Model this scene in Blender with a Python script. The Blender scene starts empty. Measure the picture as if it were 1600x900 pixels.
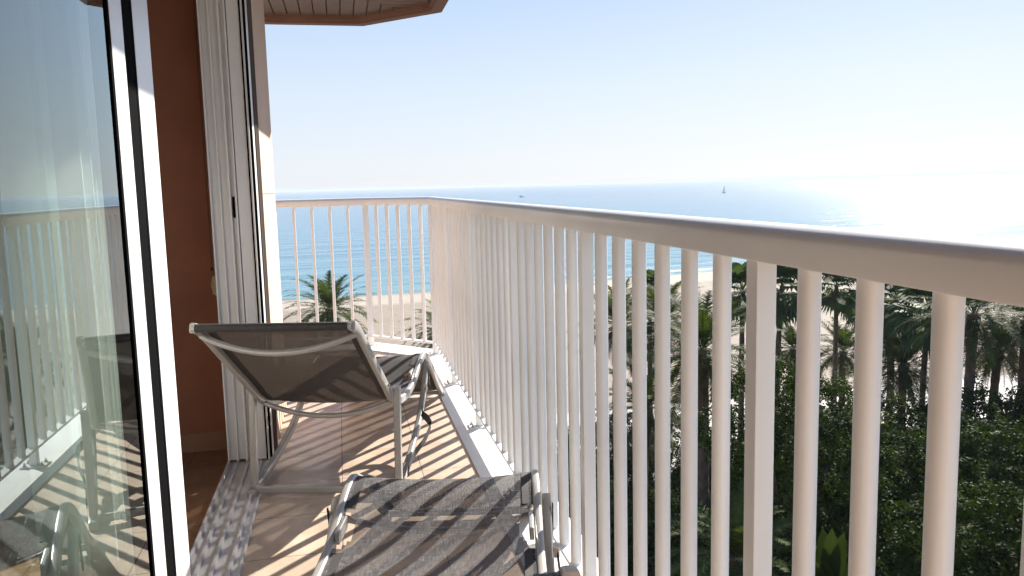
import bpy, bmesh, math, random
from mathutils import Vector, Matrix, noise as mnoise
sc = bpy.context.scene
C = sc.collection
PI = math.pi

# ------------------------------------------------------------------ camera
cam_d = bpy.data.cameras.new("camera")
cam = bpy.data.objects.new("camera", cam_d); C.objects.link(cam)
YAW, PITCH, ROLL = math.radians(11.9742), math.radians(6.8534), math.radians(-1.4089)
Fw = Vector((math.sin(YAW)*math.cos(PITCH), math.cos(YAW)*math.cos(PITCH), -math.sin(PITCH)))
Rt = Vector((math.cos(YAW), -math.sin(YAW), 0)); Up = Rt.cross(Fw)
Rr = math.cos(ROLL)*Rt + math.sin(ROLL)*Up; Ur = -math.sin(ROLL)*Rt + math.cos(ROLL)*Up
cam.matrix_world = Matrix(((Rr.x, Ur.x, -Fw.x, 0), (Rr.y, Ur.y, -Fw.y, 0), (Rr.z, Ur.z, -Fw.z, 1.2), (0, 0, 0, 1)))
cam_d.sensor_width = 36; cam_d.lens = 1224.285/1600*36
cam_d.shift_x = (800-795.485)/1600; cam_d.shift_y = (436.62-450)/1600
cam_d.clip_start = 0.05; cam_d.clip_end = 200000
sc.camera = cam
sc.render.resolution_x, sc.render.resolution_y = 1024, 576

# ------------------------------------------------------------------ light
SUN_AZ, SUN_EL = math.radians(43.5), math.radians(30)
w = bpy.data.worlds.new("World"); sc.world = w; w.use_nodes = True
nt = w.node_tree; bg = nt.nodes["Background"]
sky = nt.nodes.new("ShaderNodeTexSky"); sky.sky_type = 'NISHITA'; sky.sun_disc = False
sky.sun_elevation = SUN_EL; sky.sun_rotation = SUN_AZ
sky.air_density = 1.0; sky.dust_density = 0.6; sky.ozone_density = 2.0; sky.altitude = 20
gam = nt.nodes.new("ShaderNodeGamma"); gam.inputs[1].default_value = .46          # thin high haze: a paler, more even sky
nt.links.new(sky.outputs[0], gam.inputs[0])
tint = nt.nodes.new("ShaderNodeMix"); tint.data_type = 'RGBA'; tint.blend_type = 'MULTIPLY'; tint.inputs[0].default_value = 1; tint.inputs[7].default_value = (.80, .85, 1.0, 1)
nt.links.new(gam.outputs[0], tint.inputs[6])
tcw = nt.nodes.new("ShaderNodeTexCoord"); sep = nt.nodes.new("ShaderNodeSeparateXYZ"); nt.links.new(tcw.outputs["Generated"], sep.inputs[0])
veil = nt.nodes.new("ShaderNodeValToRGB"); ve = veil.color_ramp.elements
ve[0].position = 0; ve[0].color = (1, 1, 1, 1); ve[1].position = .42; ve[1].color = (.26, .50, .93, 1)
e2 = ve.new(.12); e2.color = (.86, .93, .99, 1); e3 = ve.new(.24); e3.color = (.56, .74, .98, 1); nt.links.new(sep.outputs[2], veil.inputs[0])
vb = nt.nodes.new("ShaderNodeMix"); vb.data_type = 'RGBA'; vb.blend_type = 'MULTIPLY'; vb.inputs[0].default_value = 1; vb.inputs[7].default_value = (3.65, 3.8, 4.0, 1)
nt.links.new(veil.outputs[0], vb.inputs[6])
hz = nt.nodes.new("ShaderNodeMix"); hz.data_type = 'RGBA'; hz.inputs[0].default_value = .5
nt.links.new(tint.outputs[2], hz.inputs[6]); nt.links.new(vb.outputs[2], hz.inputs[7]); nt.links.new(hz.outputs[2], bg.inputs[0]); bg.inputs[1].default_value = 0.12
sd = bpy.data.lights.new("sun", 'SUN'); sd.energy = 4.8; sd.angle = math.radians(0.53); sd.color = (1, .935, .83)
sun = bpy.data.objects.new("sun", sd); C.objects.link(sun)
sdir = Vector((math.sin(SUN_AZ)*math.cos(SUN_EL), math.cos(SUN_AZ)*math.cos(SUN_EL), math.sin(SUN_EL)))
sun.rotation_euler = sdir.to_track_quat('Z', 'Y').to_euler(); sun.location = sdir*30
vs = sc.view_settings; vs.view_transform = 'Standard'; vs.look = 'None'; vs.gamma = 1; vs.use_curve_mapping = False
vs.exposure = 1.35
try:
    sc.cycles.max_bounces = 10; sc.cycles.transparent_max_bounces = 24; sc.cycles.diffuse_bounces = 5
    sc.cycles.caustics_reflective = False; sc.cycles.caustics_refractive = False
    sc.cycles.sample_clamp_indirect = 8
except Exception: pass

# ------------------------------------------------------------------ material helpers
def mat(name, base=(.5, .5, .5), rough=.5, metal=0, spec=.5, noise=None, bump=None):
    """noise=(scale, amount, detail) colour variation; bump=(scale, strength, dist)"""
    m = bpy.data.materials.new(name); m.use_nodes = True
    t = m.node_tree; p = t.nodes["Principled BSDF"]
    p.inputs["Base Color"].default_value = (*base, 1); p.inputs["Roughness"].default_value = rough
    p.inputs["Metallic"].default_value = metal; p.inputs["Specular IOR Level"].default_value = spec
    tc = t.nodes.new("ShaderNodeTexCoord")
    if noise:
        n = t.nodes.new("ShaderNodeTexNoise"); n.inputs["Scale"].default_value = noise[0]; n.inputs["Detail"].default_value = noise[2] if len(noise) > 2 else 5
        t.links.new(tc.outputs["Object"], n.inputs["Vector"])
        r = t.nodes.new("ShaderNodeValToRGB"); a = noise[1]
        r.color_ramp.elements[0].position = .3; r.color_ramp.elements[1].position = .7
        r.color_ramp.elements[0].color = (*[c*(1-a) for c in base], 1); r.color_ramp.elements[1].color = (*[min(1, c*(1+a)) for c in base], 1)
        t.links.new(n.outputs[0], r.inputs[0]); t.links.new(r.outputs[0], p.inputs["Base Color"])
    if bump:
        n = t.nodes.new("ShaderNodeTexNoise"); n.inputs["Scale"].default_value = bump[0]; n.inputs["Detail"].default_value = 6
        t.links.new(tc.outputs["Object"], n.inputs["Vector"])
        b = t.nodes.new("ShaderNodeBump"); b.inputs["Strength"].default_value = bump[1]; b.inputs["Distance"].default_value = bump[2]
        t.links.new(n.outputs[0], b.inputs["Height"]); t.links.new(b.outputs[0], p.inputs["Normal"])
    return m

def node(t, typ, **kw):
    n = t.nodes.new(typ)
    for k, v in kw.items(): setattr(n, k, v)
    return n
def math_n(t, op, a, b=None, c=None):
    n = node(t, "ShaderNodeMath", operation=op)
    for i, v in enumerate((a, b, c)):
        if v is None: continue
        if isinstance(v, (int, float)): n.inputs[i].default_value = v
        else: t.links.new(v, n.inputs[i])
    return n.outputs[0]
def ramp(t, fac, stops):
    r = node(t, "ShaderNodeValToRGB"); e = r.color_ramp.elements
    while len(e) < len(stops): e.new(.5)
    for i, (p, c) in enumerate(stops): e[i].position = p; e[i].color = (*c, 1) if len(c) == 3 else c
    t.links.new(fac, r.inputs[0]); return r.outputs[0]

M = {}
M['white'] = mat('white_railing_paint', (.80, .795, .785), .32, noise=(3, .05, 8), bump=(60, .05, .002))
M['kerb'] = mat('white_kerb_paint', (.80, .79, .77), .55, noise=(5, .05, 6), bump=(40, .2, .003))
M['salmon'] = mat('salmon_stucco', (.62, .45, .35), .85, noise=(3, .05, 6), bump=(220, .35, .003))
M['terracotta'] = mat('terracotta_wall_paint', (.41, .175, .105), .8, noise=(2.5, .16, 9), bump=(90, .5, .004))
M['plaster'] = mat('white_plaster', (.72, .68, .62), .8, noise=(2, .03, 4))
M['fascia'] = mat('brown_fascia', (.23, .13, .095), .7, noise=(4, .1, 6), bump=(60, .2, .003))
M['soffit'] = mat('soffit_boards', (.16, .10, .075), .5, noise=(3, .15, 5), bump=(20, .1, .003))
M['alu'] = mat('white_aluminium_frame', (.80, .79, .78), .3, noise=(8, .02, 3))
M['alu2'] = mat('grey_track_aluminium', (.66, .63, .62), .4, metal=.1, noise=(12, .08, 5))
M['gasket'] = mat('black_rubber_gasket', (.004, .004, .005), .9, spec=.02)
M['brushpile'] = mat('brown_brush_strip', (.10, .07, .06), .9)
M['frame'] = mat('lounger_grey_metal', (.38, .36, .345), .36, metal=.2, noise=(15, .05, 4), bump=(80, .05, .001))
M['darkplastic'] = mat('dark_plastic', (.03, .03, .035), .5)
M['strap'] = mat('black_webbing', (.018, .017, .02), .75, bump=(400, .3, .001))
M['steel'] = mat('steel_fitting', (.5, .48, .46), .35, metal=.8, noise=(30, .2, 4))
M['beigeplastic'] = mat('beige_plastic', (.62, .48, .28), .5)
M['trunk'] = mat('palm_trunk', (.13, .09, .065), .95, noise=(3, .4, 8), bump=(6, .9, .08))
M['bark'] = mat('tree_bark', (.10, .075, .055), .95, noise=(3, .4, 8), bump=(10, .8, .04))
M['dead'] = mat('dead_palm_leaves', (.16, .11, .065), .9, noise=(4, .3, 4))
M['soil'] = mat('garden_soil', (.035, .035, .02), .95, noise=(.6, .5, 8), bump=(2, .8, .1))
M['pave'] = mat('pale_promenade_paving', (.40, .36, .33), .8, noise=(.5, .08, 8))
M['boathull'] = mat('boat_hull_white', (.5, .51, .53), .5)
M['boatdark'] = mat('boat_dark', (.05, .06, .08), .5)
M['roomfloor'] = None

def tile_mat(name, c1, c2, mortar):
    m = mat(name, c1, .42); t = m.node_tree; p = t.nodes["Principled BSDF"]
    g = node(t, "ShaderNodeNewGeometry"); mp = node(t, "ShaderNodeMapping")
    mp.inputs["Location"].default_value = (.048, -4.234 + .3337*14, 0)
    t.links.new(g.outputs["Position"], mp.inputs[0])
    b = node(t, "ShaderNodeTexBrick", offset=0.0)
    b.inputs["Scale"].default_value = 1; b.inputs["Brick Width"].default_value = .3337; b.inputs["Row Height"].default_value = .3337
    b.inputs["Mortar Size"].default_value = .0024; b.inputs["Mortar Smooth"].default_value = .2; b.inputs["Bias"].default_value = 0
    b.inputs["Color1"].default_value = (*c1, 1); b.inputs["Color2"].default_value = (*c2, 1); b.inputs["Mortar"].default_value = (*mortar, 1)
    t.links.new(mp.outputs[0], b.inputs["Vector"])
    n = node(t, "ShaderNodeTexNoise"); n.inputs["Scale"].default_value = 7; n.inputs["Detail"].default_value = 8; n.inputs["Roughness"].default_value = .65
    t.links.new(g.outputs["Position"], n.inputs["Vector"])
    rr = ramp(t, n.outputs[0], [(.3, (.74, .71, .68)), (.7, (1.12, 1.12, 1.12))])
    n2 = node(t, "ShaderNodeTexNoise"); n2.inputs["Scale"].default_value = 1.3; n2.inputs["Detail"].default_value = 3
    t.links.new(g.outputs["Position"], n2.inputs["Vector"])
    rr2 = ramp(t, n2.outputs[0], [(.35, (.88, .87, .86)), (.65, (1.05, 1.05, 1.05))])
    mx = node(t, "ShaderNodeMix", data_type='RGBA', blend_type='MULTIPLY'); mx.inputs[0].default_value = 1
    t.links.new(b.outputs[0], mx.inputs[6]); t.links.new(rr, mx.inputs[7])
    mx2 = node(t, "ShaderNodeMix", data_type='RGBA', blend_type='MULTIPLY'); mx2.inputs[0].default_value = 1
    t.links.new(mx.outputs[2], mx2.inputs[6]); t.links.new(rr2, mx2.inputs[7])
    t.links.new(mx2.outputs[2], p.inputs["Base Color"])
    bp = node(t, "ShaderNodeBump", invert=True); bp.inputs["Strength"].default_value = .5; bp.inputs["Distance"].default_value = .002
    t.links.new(b.outputs[1], bp.inputs["Height"]); t.links.new(bp.outputs[0], p.inputs["Normal"])
    rg = ramp(t, n.outputs[0], [(.3, (.5, .5, .5)), (.7, (.36, .36, .36))]); t.links.new(rg, p.inputs["Roughness"])
    return m
M['tile'] = tile_mat('terracotta_balcony_tile', (.57, .445, .35), (.61, .475, .375), (.22, .155, .12))
M['roomtile'] = tile_mat('brown_room_tile', (.34, .19, .11), (.37, .21, .12), (.15, .09, .06))
M['skirt'] = mat('skirting_tile', (.42, .24, .15), .4, noise=(5, .1, 5))

def glass_mat():
    m = bpy.data.materials.new('window_glass'); m.use_nodes = True; t = m.node_tree
    t.nodes.remove(t.nodes["Principled BSDF"]); o = t.nodes["Material Output"]
    tr = node(t, "ShaderNodeBsdfTransparent"); tr.inputs[0].default_value = (.80, .91, .88, 1)
    gl = node(t, "ShaderNodeBsdfGlossy"); gl.inputs["Roughness"].default_value = 0.0; gl.inputs[0].default_value = (.87, .97, .98, 1)
    fr = node(t, "ShaderNodeFresnel"); fr.inputs[0].default_value = 1.5
    f2 = math_n(t, 'MULTIPLY', fr.outputs[0], 1.7); f3 = math_n(t, 'MINIMUM', f2, .95)
    mx = node(t, "ShaderNodeMixShader"); t.links.new(f3, mx.inputs[0]); t.links.new(tr.outputs[0], mx.inputs[1]); t.links.new(gl.outputs[0], mx.inputs[2])
    t.links.new(mx.outputs[0], o.inputs[0]); return m
M['glass'] = glass_mat()

def curtain_mat():
    m = bpy.data.materials.new('sheer_curtain_cloth'); m.use_nodes = True; t = m.node_tree
    t.nodes.remove(t.nodes["Principled BSDF"]); o = t.nodes["Material Output"]
    d = node(t, "ShaderNodeBsdfDiffuse"); d.inputs[0].default_value = (.88, .88, .85, 1)
    tl = node(t, "ShaderNodeBsdfTranslucent"); tl.inputs[0].default_value = (.86, .86, .83, 1)
    tr = node(t, "ShaderNodeBsdfTransparent")
    a = node(t, "ShaderNodeMixShader"); a.inputs[0].default_value = .45
    t.links.new(d.outputs[0], a.inputs[1]); t.links.new(tl.outputs[0], a.inputs[2])
    b = node(t, "ShaderNodeMixShader"); b.inputs[0].default_value = .05
    t.links.new(a.outputs[0], b.inputs[1]); t.links.new(tr.outputs[0], b.inputs[2]); t.links.new(b.outputs[0], o.inputs[0]); return m
M['curtain'] = curtain_mat()

def fabric_mat(name, op, con=1.0, dense=False):
    m = mat(name, (.06, .055, .06), .7); t = m.node_tree; p = t.nodes["Principled BSDF"]; o = t.nodes["Material Output"]
    uv = node(t, "ShaderNodeTexCoord")
    def streak(sx, sy):
        mp = node(t, "ShaderNodeMapping"); mp.inputs["Scale"].default_value = (sx, sy, 1); t.links.new(uv.outputs["UV"], mp.inputs[0])
        n = node(t, "ShaderNodeTexNoise"); n.inputs["Scale"].default_value = 1; n.inputs["Detail"].default_value = 2; t.links.new(mp.outputs[0], n.inputs["Vector"]); return n.outputs[0]
    a = streak(420, 30); b = streak(30, 420)
    s = math_n(t, 'ADD', a, b)
    stops = [(.4, (.024, .020, .019)), (.6, (.050, .044, .042))] if dense else [(.38, (.012, .011, .014)), (.50, (.043, .042, .048)), (.62, (.15, .147, .162))]
    col = ramp(t, math_n(t, 'MULTIPLY', s, .5), stops)
    t.links.new(col, p.inputs["Base Color"])
    tr = node(t, "ShaderNodeBsdfTransparent")
    mx = node(t, "ShaderNodeMixShader")
    al2 = math_n(t, 'MULTIPLY_ADD', s, -op*.9, op*1.9)
    tl = node(t, "ShaderNodeBsdfTranslucent"); tl.inputs[0].default_value = (.010, .0072, .0056, 1)
    ad = node(t, "ShaderNodeAddShader"); t.links.new(p.outputs[0], ad.inputs[0]); t.links.new(tl.outputs[0], ad.inputs[1])
    if dense:      # tightly woven: the holes only line up when looked at square on
        lw = node(t, "ShaderNodeLayerWeight"); lw.inputs[0].default_value = .5
        mr = node(t, "ShaderNodeMapRange"); mr.inputs[1].default_value = .35; mr.inputs[2].default_value = .8
        t.links.new(math_n(t, 'SUBTRACT', 1.0, lw.outputs["Facing"]), mr.inputs[0]); al2 = math_n(t, 'MULTIPLY', mr.outputs[0], .16)
    t.links.new(al2, mx.inputs[0]); t.links.new(ad.outputs[0], mx.inputs[1]); t.links.new(tr.outputs[0], mx.inputs[2]); t.links.new(mx.outputs[0], o.inputs[0])
    return m
M['fabric'] = fabric_mat('charcoal_woven_mesh', .27); M['fabric_dense'] = fabric_mat('dense_charcoal_woven_mesh', .02, .3, True)
M['hem'] = mat('charcoal_hem', (.034, .030, .030), .7, noise=(300, .5, 2))

def leaf_mat(name, c1, c2, trans=.35, rough=.4, spec=.04):
    m = bpy.data.materials.new(name); m.use_nodes = True; t = m.node_tree; p = t.nodes["Principled BSDF"]; o = t.nodes["Material Output"]
    tc = node(t, "ShaderNodeTexCoord"); n = node(t, "ShaderNodeTexNoise"); n.inputs["Scale"].default_value = .9; n.inputs["Detail"].default_value = 6
    t.links.new(tc.outputs["Object"], n.inputs["Vector"])
    col = ramp(t, n.outputs[0], [(.35, c1), (.65, c2)])
    t.links.new(col, p.inputs["Base Color"]); p.inputs["Roughness"].default_value = rough; p.inputs["Specular IOR Level"].default_value = spec
    tl = node(t, "ShaderNodeBsdfTranslucent")
    mm = node(t, "ShaderNodeMix", data_type='RGBA', blend_type='MULTIPLY'); mm.inputs[0].default_value = 1; mm.inputs[7].default_value = (1.6, 1.7, .6, 1)
    t.links.new(col, mm.inputs[6]); t.links.new(mm.outputs[2], tl.inputs[0])
    mx = node(t, "ShaderNodeMixShader"); mx.inputs[0].default_value = trans
    t.links.new(p.outputs[0], mx.inputs[1]); t.links.new(tl.outputs[0], mx.inputs[2]); t.links.new(mx.outputs[0], o.inputs[0]); return m
M['ficus'] = leaf_mat('dark_glossy_leaves', (.006, .011, .003), (.040, .064, .010), .2, .6)  # noise paints shaded and sunlit clump tones into the leaf colour
M['date'] = leaf_mat('date_palm_fronds', (.028, .040, .013), (.072, .096, .026), .22, .65)
M['fan'] = leaf_mat('fan_palm_leaves', (.035, .06, .03), (.07, .105, .035), .25, .6, .06)
M['banana'] = leaf_mat('broad_leaves', (.014, .022, .006), (.024, .036, .009), .25, .5, .06)

# ------------------------------------------------------------------ mesh helpers
def obj(name, bm, m, parent=None, smooth=False, recalc=True):
    if recalc: bmesh.ops.recalc_face_normals(bm, faces=bm.faces)
    me = bpy.data.meshes.new(name); bm.to_mesh(me); bm.free()
    if m: me.materials.append(m)
    o = bpy.data.objects.new(name, me); C.objects.link(o)
    if parent: o.parent = parent
    if smooth:
        for p in me.polygons: p.use_smooth = True
        if smooth != 'all':
            try: me.set_sharp_from_angle(angle=math.radians(40))
            except Exception: pass
    return o
def thing(name, label, cat, loc=(0, 0, 0), rotz=0, group=None):
    o = bpy.data.objects.new(name, None); C.objects.link(o); o.empty_display_size = .2
    o.location = loc; o.rotation_euler = (0, 0, rotz); o['label'] = label; o['category'] = cat
    if group: o['group'] = group
    return o
def tag(o, label, cat, group=None):
    o['label'] = label; o['category'] = cat
    if group: o['group'] = group
    return o
def struct(o): o['kind'] = 'structure'; return o
def box(bm, x0, x1, y0, y1, z0, z1, bev=0):
    r = bmesh.ops.create_cube(bm, size=1)
    for v in r['verts']:
        v.co = Vector(((x0+x1)/2 + v.co.x*(x1-x0), (y0+y1)/2 + v.co.y*(y1-y0), (z0+z1)/2 + v.co.z*(z1-z0)))
    if bev:
        es = set(e for v in r['verts'] for e in v.link_edges)
        bmesh.ops.bevel(bm, geom=list(es), offset=bev, segments=2, affect='EDGES', profile=.6)
def prism(bm, poly, z0, z1, bev=0):
    b = [bm.verts.new((x, y, z0)) for x, y in poly]; t = [bm.verts.new((x, y, z1)) for x, y in poly]
    n = len(poly); fs = [bm.faces.new(b[::-1]), bm.faces.new(t)]
    for i in range(n): fs.append(bm.faces.new((b[i], b[(i+1) % n], t[(i+1) % n], t[i])))
    if bev:
        es = [e for e in fs[1].edges]
        bmesh.ops.bevel(bm, geom=es, offset=bev, segments=2, affect='EDGES')
def sweep(bm, pts, prof, caps=True, up=Vector((0, 0, 1)), scale=None):
    """sweep 2-D profile [(a,b)] along pts; a = sideways, b = 'up'"""
    pts = [Vector(p) for p in pts]; rings = []
    n = len(pts)
    for i, p in enumerate(pts):
        if i == 0: d = pts[1]-p
        elif i == n-1: d = p-pts[i-1]
        else: d = (pts[i+1]-p).normalized() + (p-pts[i-1]).normalized()
        d.normalize()
        s = d.cross(up)
        if s.length < 1e-4: s = d.cross(Vector((0, 1, 0)))
        s.normalize(); u = s.cross(d).normalized()
        k = 1.0
        if 0 < i < n-1:
            c = d.dot((p-pts[i-1]).normalized()); k = 1/max(.5, c)
        q = scale[i] if scale else 1
        rings.append([bm.verts.new(p + s*a*q*(k if abs(s.z) < .5 else 1) + u*b*q) for a, b in prof])
    m = len(prof)
    for r0, r1 in zip(rings, rings[1:]):
        for j in range(m): bm.faces.new((r0[j], r0[(j+1) % m], r1[(j+1) % m], r1[j]))
    if caps:
        try: bm.faces.new(rings[0][::-1]); bm.faces.new(rings[-1])
        except ValueError: pass
def circ(r, n=14, ry=None): return [(math.cos(2*PI*i/n)*r, math.sin(2*PI*i/n)*(ry or r)) for i in range(n)]
def rrect(w_, h_, r, seg=3):
    o = []
    for cx, cy, a0 in ((w_/2-r, h_/2-r, 0), (-w_/2+r, h_/2-r, 90), (-w_/2+r, -h_/2+r, 180), (w_/2-r, -h_/2+r, 270)):
        for k in range(seg+1):
            a = math.radians(a0+90*k/seg); o.append((cx+math.cos(a)*r, cy+math.sin(a)*r))
    return o
def smooth_path(pts, sub=6):
    P_ = [Vector(p) for p in pts]; out = []
    for i in range(len(P_)-1):
        p0 = P_[max(i-1, 0)]; p1 = P_[i]; p2 = P_[i+1]; p3 = P_[min(i+2, len(P_)-1)]
        for k in range(sub):
            t = k/sub
            out.append(.5*((2*p1) + (p2-p0)*t + (2*p0-5*p1+4*p2-p3)*t*t + (3*p1-p0-3*p2+p3)*t**3))
    out.append(P_[-1]); return out

# ------------------------------------------------------------------ ground, beach, sea
G = -19.0
def shore(x):
    if x <= 0: return 149.5 + x*.01
    return 149.5 + min(x, 160)**2*.0017 + max(0, x-160)*.3
def ground_z(x, y):
    d = shore(x)-y
    if d > 0: return G + .02 + min(d*.03, .9) - (.12 if False else 0)
    return G + d*.03
def axis(vals): return vals
xs = [-50000, -6000, -800, -300, -150] + list(range(-100, 201, 4)) + [230, 280, 400, 800, 6000, 50000]
ys = [-6000, -800, -150, -50, 0, 40, 80] + list(range(100, 121, 4)) + [x*.8 for x in range(155, 240)] + [200, 260, 400]
bm = bmesh.new(); grid = [[bm.verts.new((x, y, ground_z(x, y))) for x in xs] for y in ys]
for i in range(len(ys)-1):
    for j in range(len(xs)-1): bm.faces.new((grid[i][j], grid[i][j+1], grid[i+1][j+1], grid[i+1][j]))
def sand_mat():
    m = mat('beach_sand_material', (.5, .4, .3), .9); t = m.node_tree; p = t.nodes["Principled BSDF"]
    g = node(t, "ShaderNodeNewGeometry"); sp = node(t, "ShaderNodeSeparateXYZ"); t.links.new(g.outputs["Position"], sp.inputs[0])
    x = math_n(t, 'MAXIMUM', sp.outputs[0], 0.0); x2 = math_n(t, 'MULTIPLY', math_n(t, 'MULTIPLY', x, x), .0017)
    d = math_n(t, 'SUBTRACT', math_n(t, 'ADD', x2, 149.5), sp.outputs[1])       # metres from the waterline
    nz = node(t, "ShaderNodeTexNoise"); nz.inputs["Scale"].default_value = .12; nz.inputs["Detail"].default_value = 4; t.links.new(g.outputs["Position"], nz.inputs["Vector"])
    d2 = math_n(t, 'ADD', d, math_n(t, 'MULTIPLY', nz.outputs[0], 6.0))
    base = ramp(t, math_n(t, 'DIVIDE', d2, 40.0), [(.06, (.22, .18, .14)), (.13, (.36, .30, .24)), (.42, (.37, .31, .245)), (.52, (.25, .20, .15)), (1, (.26, .205, .155))])
    n1 = node(t, "ShaderNodeTexNoise"); n1.inputs["Scale"].default_value = .9; n1.inputs["Detail"].default_value = 9; n1.inputs["Roughness"].default_value = .7
    t.links.new(g.outputs["Position"], n1.inputs["Vector"])
    v = ramp(t, n1.outputs[0], [(.3, (.80, .78, .76)), (.7, (1.12, 1.12, 1.12))])
    mx = node(t, "ShaderNodeMix", data_type='RGBA', blend_type='MULTIPLY'); mx.inputs[0].default_value = 1
    t.links.new(base, mx.inputs[6]); t.links.new(v, mx.inputs[7]); t.links.new(mx.outputs[2], p.inputs["Base Color"])
    n2 = node(t, "ShaderNodeTexNoise"); n2.inputs["Scale"].default_value = 1.6; n2.inputs["Detail"].default_value = 4; t.links.new(g.outputs["Position"], n2.inputs["Vector"])
    bp = node(t, "ShaderNodeBump"); bp.inputs["Strength"].default_value = .8; bp.inputs["Distance"].default_value = .12
    t.links.new(n2.outputs[0], bp.inputs["Height"]); t.links.new(bp.outputs[0], p.inputs["Normal"])
    return m
struct(obj('beach', bm, sand_mat()))

def sea_mat():
    m = mat('sea_water', (.03, .14, .19), .12, spec=.5); t = m.node_tree; p = t.nodes["Principled BSDF"]; p.inputs["IOR"].default_value = 1.33
    g = node(t, "ShaderNodeNewGeometry"); sp = node(t, "ShaderNodeSeparateXYZ"); t.links.new(g.outputs["Position"], sp.inputs[0])
    x = math_n(t, 'MAXIMUM', math_n(t, 'MINIMUM', sp.outputs[0], 160.0), 0.0); x2 = math_n(t, 'MULTIPLY', math_n(t, 'MULTIPLY', x, x), .0017)
    d = math_n(t, 'SUBTRACT', sp.outputs[1], math_n(t, 'ADD', x2, 149.5))
    def nz(sx, sy, sc_, det=4, rot=0):
        mp = node(t, "ShaderNodeMapping"); mp.inputs["Scale"].default_value = (sx, sy, 1); mp.inputs["Rotation"].default_value = (0, 0, rot); t.links.new(g.outputs["Position"], mp.inputs[0])
        n = node(t, "ShaderNodeTexNoise"); n.inputs["Scale"].default_value = sc_; n.inputs["Detail"].default_value = det; t.links.new(mp.outputs[0], n.inputs["Vector"]); return n.outputs[0]
    streak = nz(.012, .10, 1, 5, .05); ripple = nz(.25, 1.1, 1, 5, .08)
    big = nz(.0015, .006, 1, 3)
    col = ramp(t, math_n(t, 'DIVIDE', d, 700.0), [(0, (.13, .25, .25)), (.02, (.09, .24, .29)), (.15, (.06, .19, .27)), (1, (.07, .17, .25))])
    f = nz(.06, .35, 1, 5)
    # a few short breaking lines in the first 25 m
    ph = math_n(t, 'ADD', d, math_n(t, 'MULTIPLY', f, 14.0))
    wv = math_n(t, 'SINE', math_n(t, 'MULTIPLY', ph, .62))
    near = math_n(t, 'SUBTRACT', 1.0, math_n(t, 'MINIMUM', 1.0, math_n(t, 'MULTIPLY', math_n(t, 'ABSOLUTE', math_n(t, 'SUBTRACT', d, 4.0)), .06)))
    xr = math_n(t, 'MINIMUM', 1.0, math_n(t, 'MAXIMUM', .15, math_n(t, 'DIVIDE', sp.outputs[0], 90.0)))
    foam = math_n(t, 'MULTIPLY', math_n(t, 'MULTIPLY', near, math_n(t, 'GREATER_THAN', math_n(t, 'MULTIPLY_ADD', xr, .55, wv), 1.15)), 1.0)
    edge = math_n(t, 'LESS_THAN', math_n(t, 'ABSOLUTE', math_n(t, 'ADD', d, math_n(t, 'MULTIPLY_ADD', f, 5.0, -3.2))), .45)
    foam = math_n(t, 'MINIMUM', 1.0, math_n(t, 'ADD', foam, math_n(t, 'MULTIPLY', edge, xr)))
    mx = node(t, "ShaderNodeMix", data_type='RGBA'); t.links.new(foam, mx.inputs[0]); t.links.new(col, mx.inputs[6]); mx.inputs[7].default_value = (.75, .76, .75, 1)
    t.links.new(mx.outputs[2], p.inputs["Base Color"])
    h = math_n(t, 'ADD', math_n(t, 'MULTIPLY', streak, 9.0), math_n(t, 'MULTIPLY', ripple, .5))
    bp = node(t, "ShaderNodeBump"); bp.inputs["Distance"].default_value = .5; t.links.new(ramp(t, math_n(t, "DIVIDE", d, 2000.0), [(0, (.55, .55, .55)), (.12, (.40, .40, .40)), (.4, (.14, .14, .14)), (1, (.05, .05, .05))]), bp.inputs["Strength"])
    t.links.new(h, bp.inputs["Height"]); t.links.new(bp.outputs[0], p.inputs["Normal"])
    rg = ramp(t, math_n(t, 'ADD', math_n(t, 'DIVIDE', d, 2500.0), math_n(t, 'MULTIPLY', big, .12)), [(0, (.12, .12, .12)), (.15, (.17, .17, .17)), (.6, (.22, .22, .22)), (1, (.22, .22, .22))]); t.links.new(rg, p.inputs["Roughness"])
    return m
bm = bmesh.new()
sx = [-50000, -20000, -3000, -400, 0, 400, 3000, 20000, 50000]; sy = [130, 300, 900, 3000, 12000, 30000, 50000]
gr = [[bm.verts.new((x, y, G)) for x in sx] for y in sy]
for i in range(len(sy)-1):
    for j in range(len(sx)-1): bm.faces.new((gr[i][j], gr[i][j+1], gr[i+1][j+1], gr[i+1][j]))
struct(obj('sea', bm, sea_mat()))
# garden soil under the trees and the pale promenade beyond it
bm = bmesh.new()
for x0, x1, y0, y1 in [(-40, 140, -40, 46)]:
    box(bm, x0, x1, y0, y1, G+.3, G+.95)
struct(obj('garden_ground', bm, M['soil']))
bm = bmesh.new(); box(bm, -200, 300, 46.3, 62, G+.5, G+.97)
for k in range(0): pass
struct(obj('promenade', bm, M['pave']))
GZ = G+.92

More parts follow.
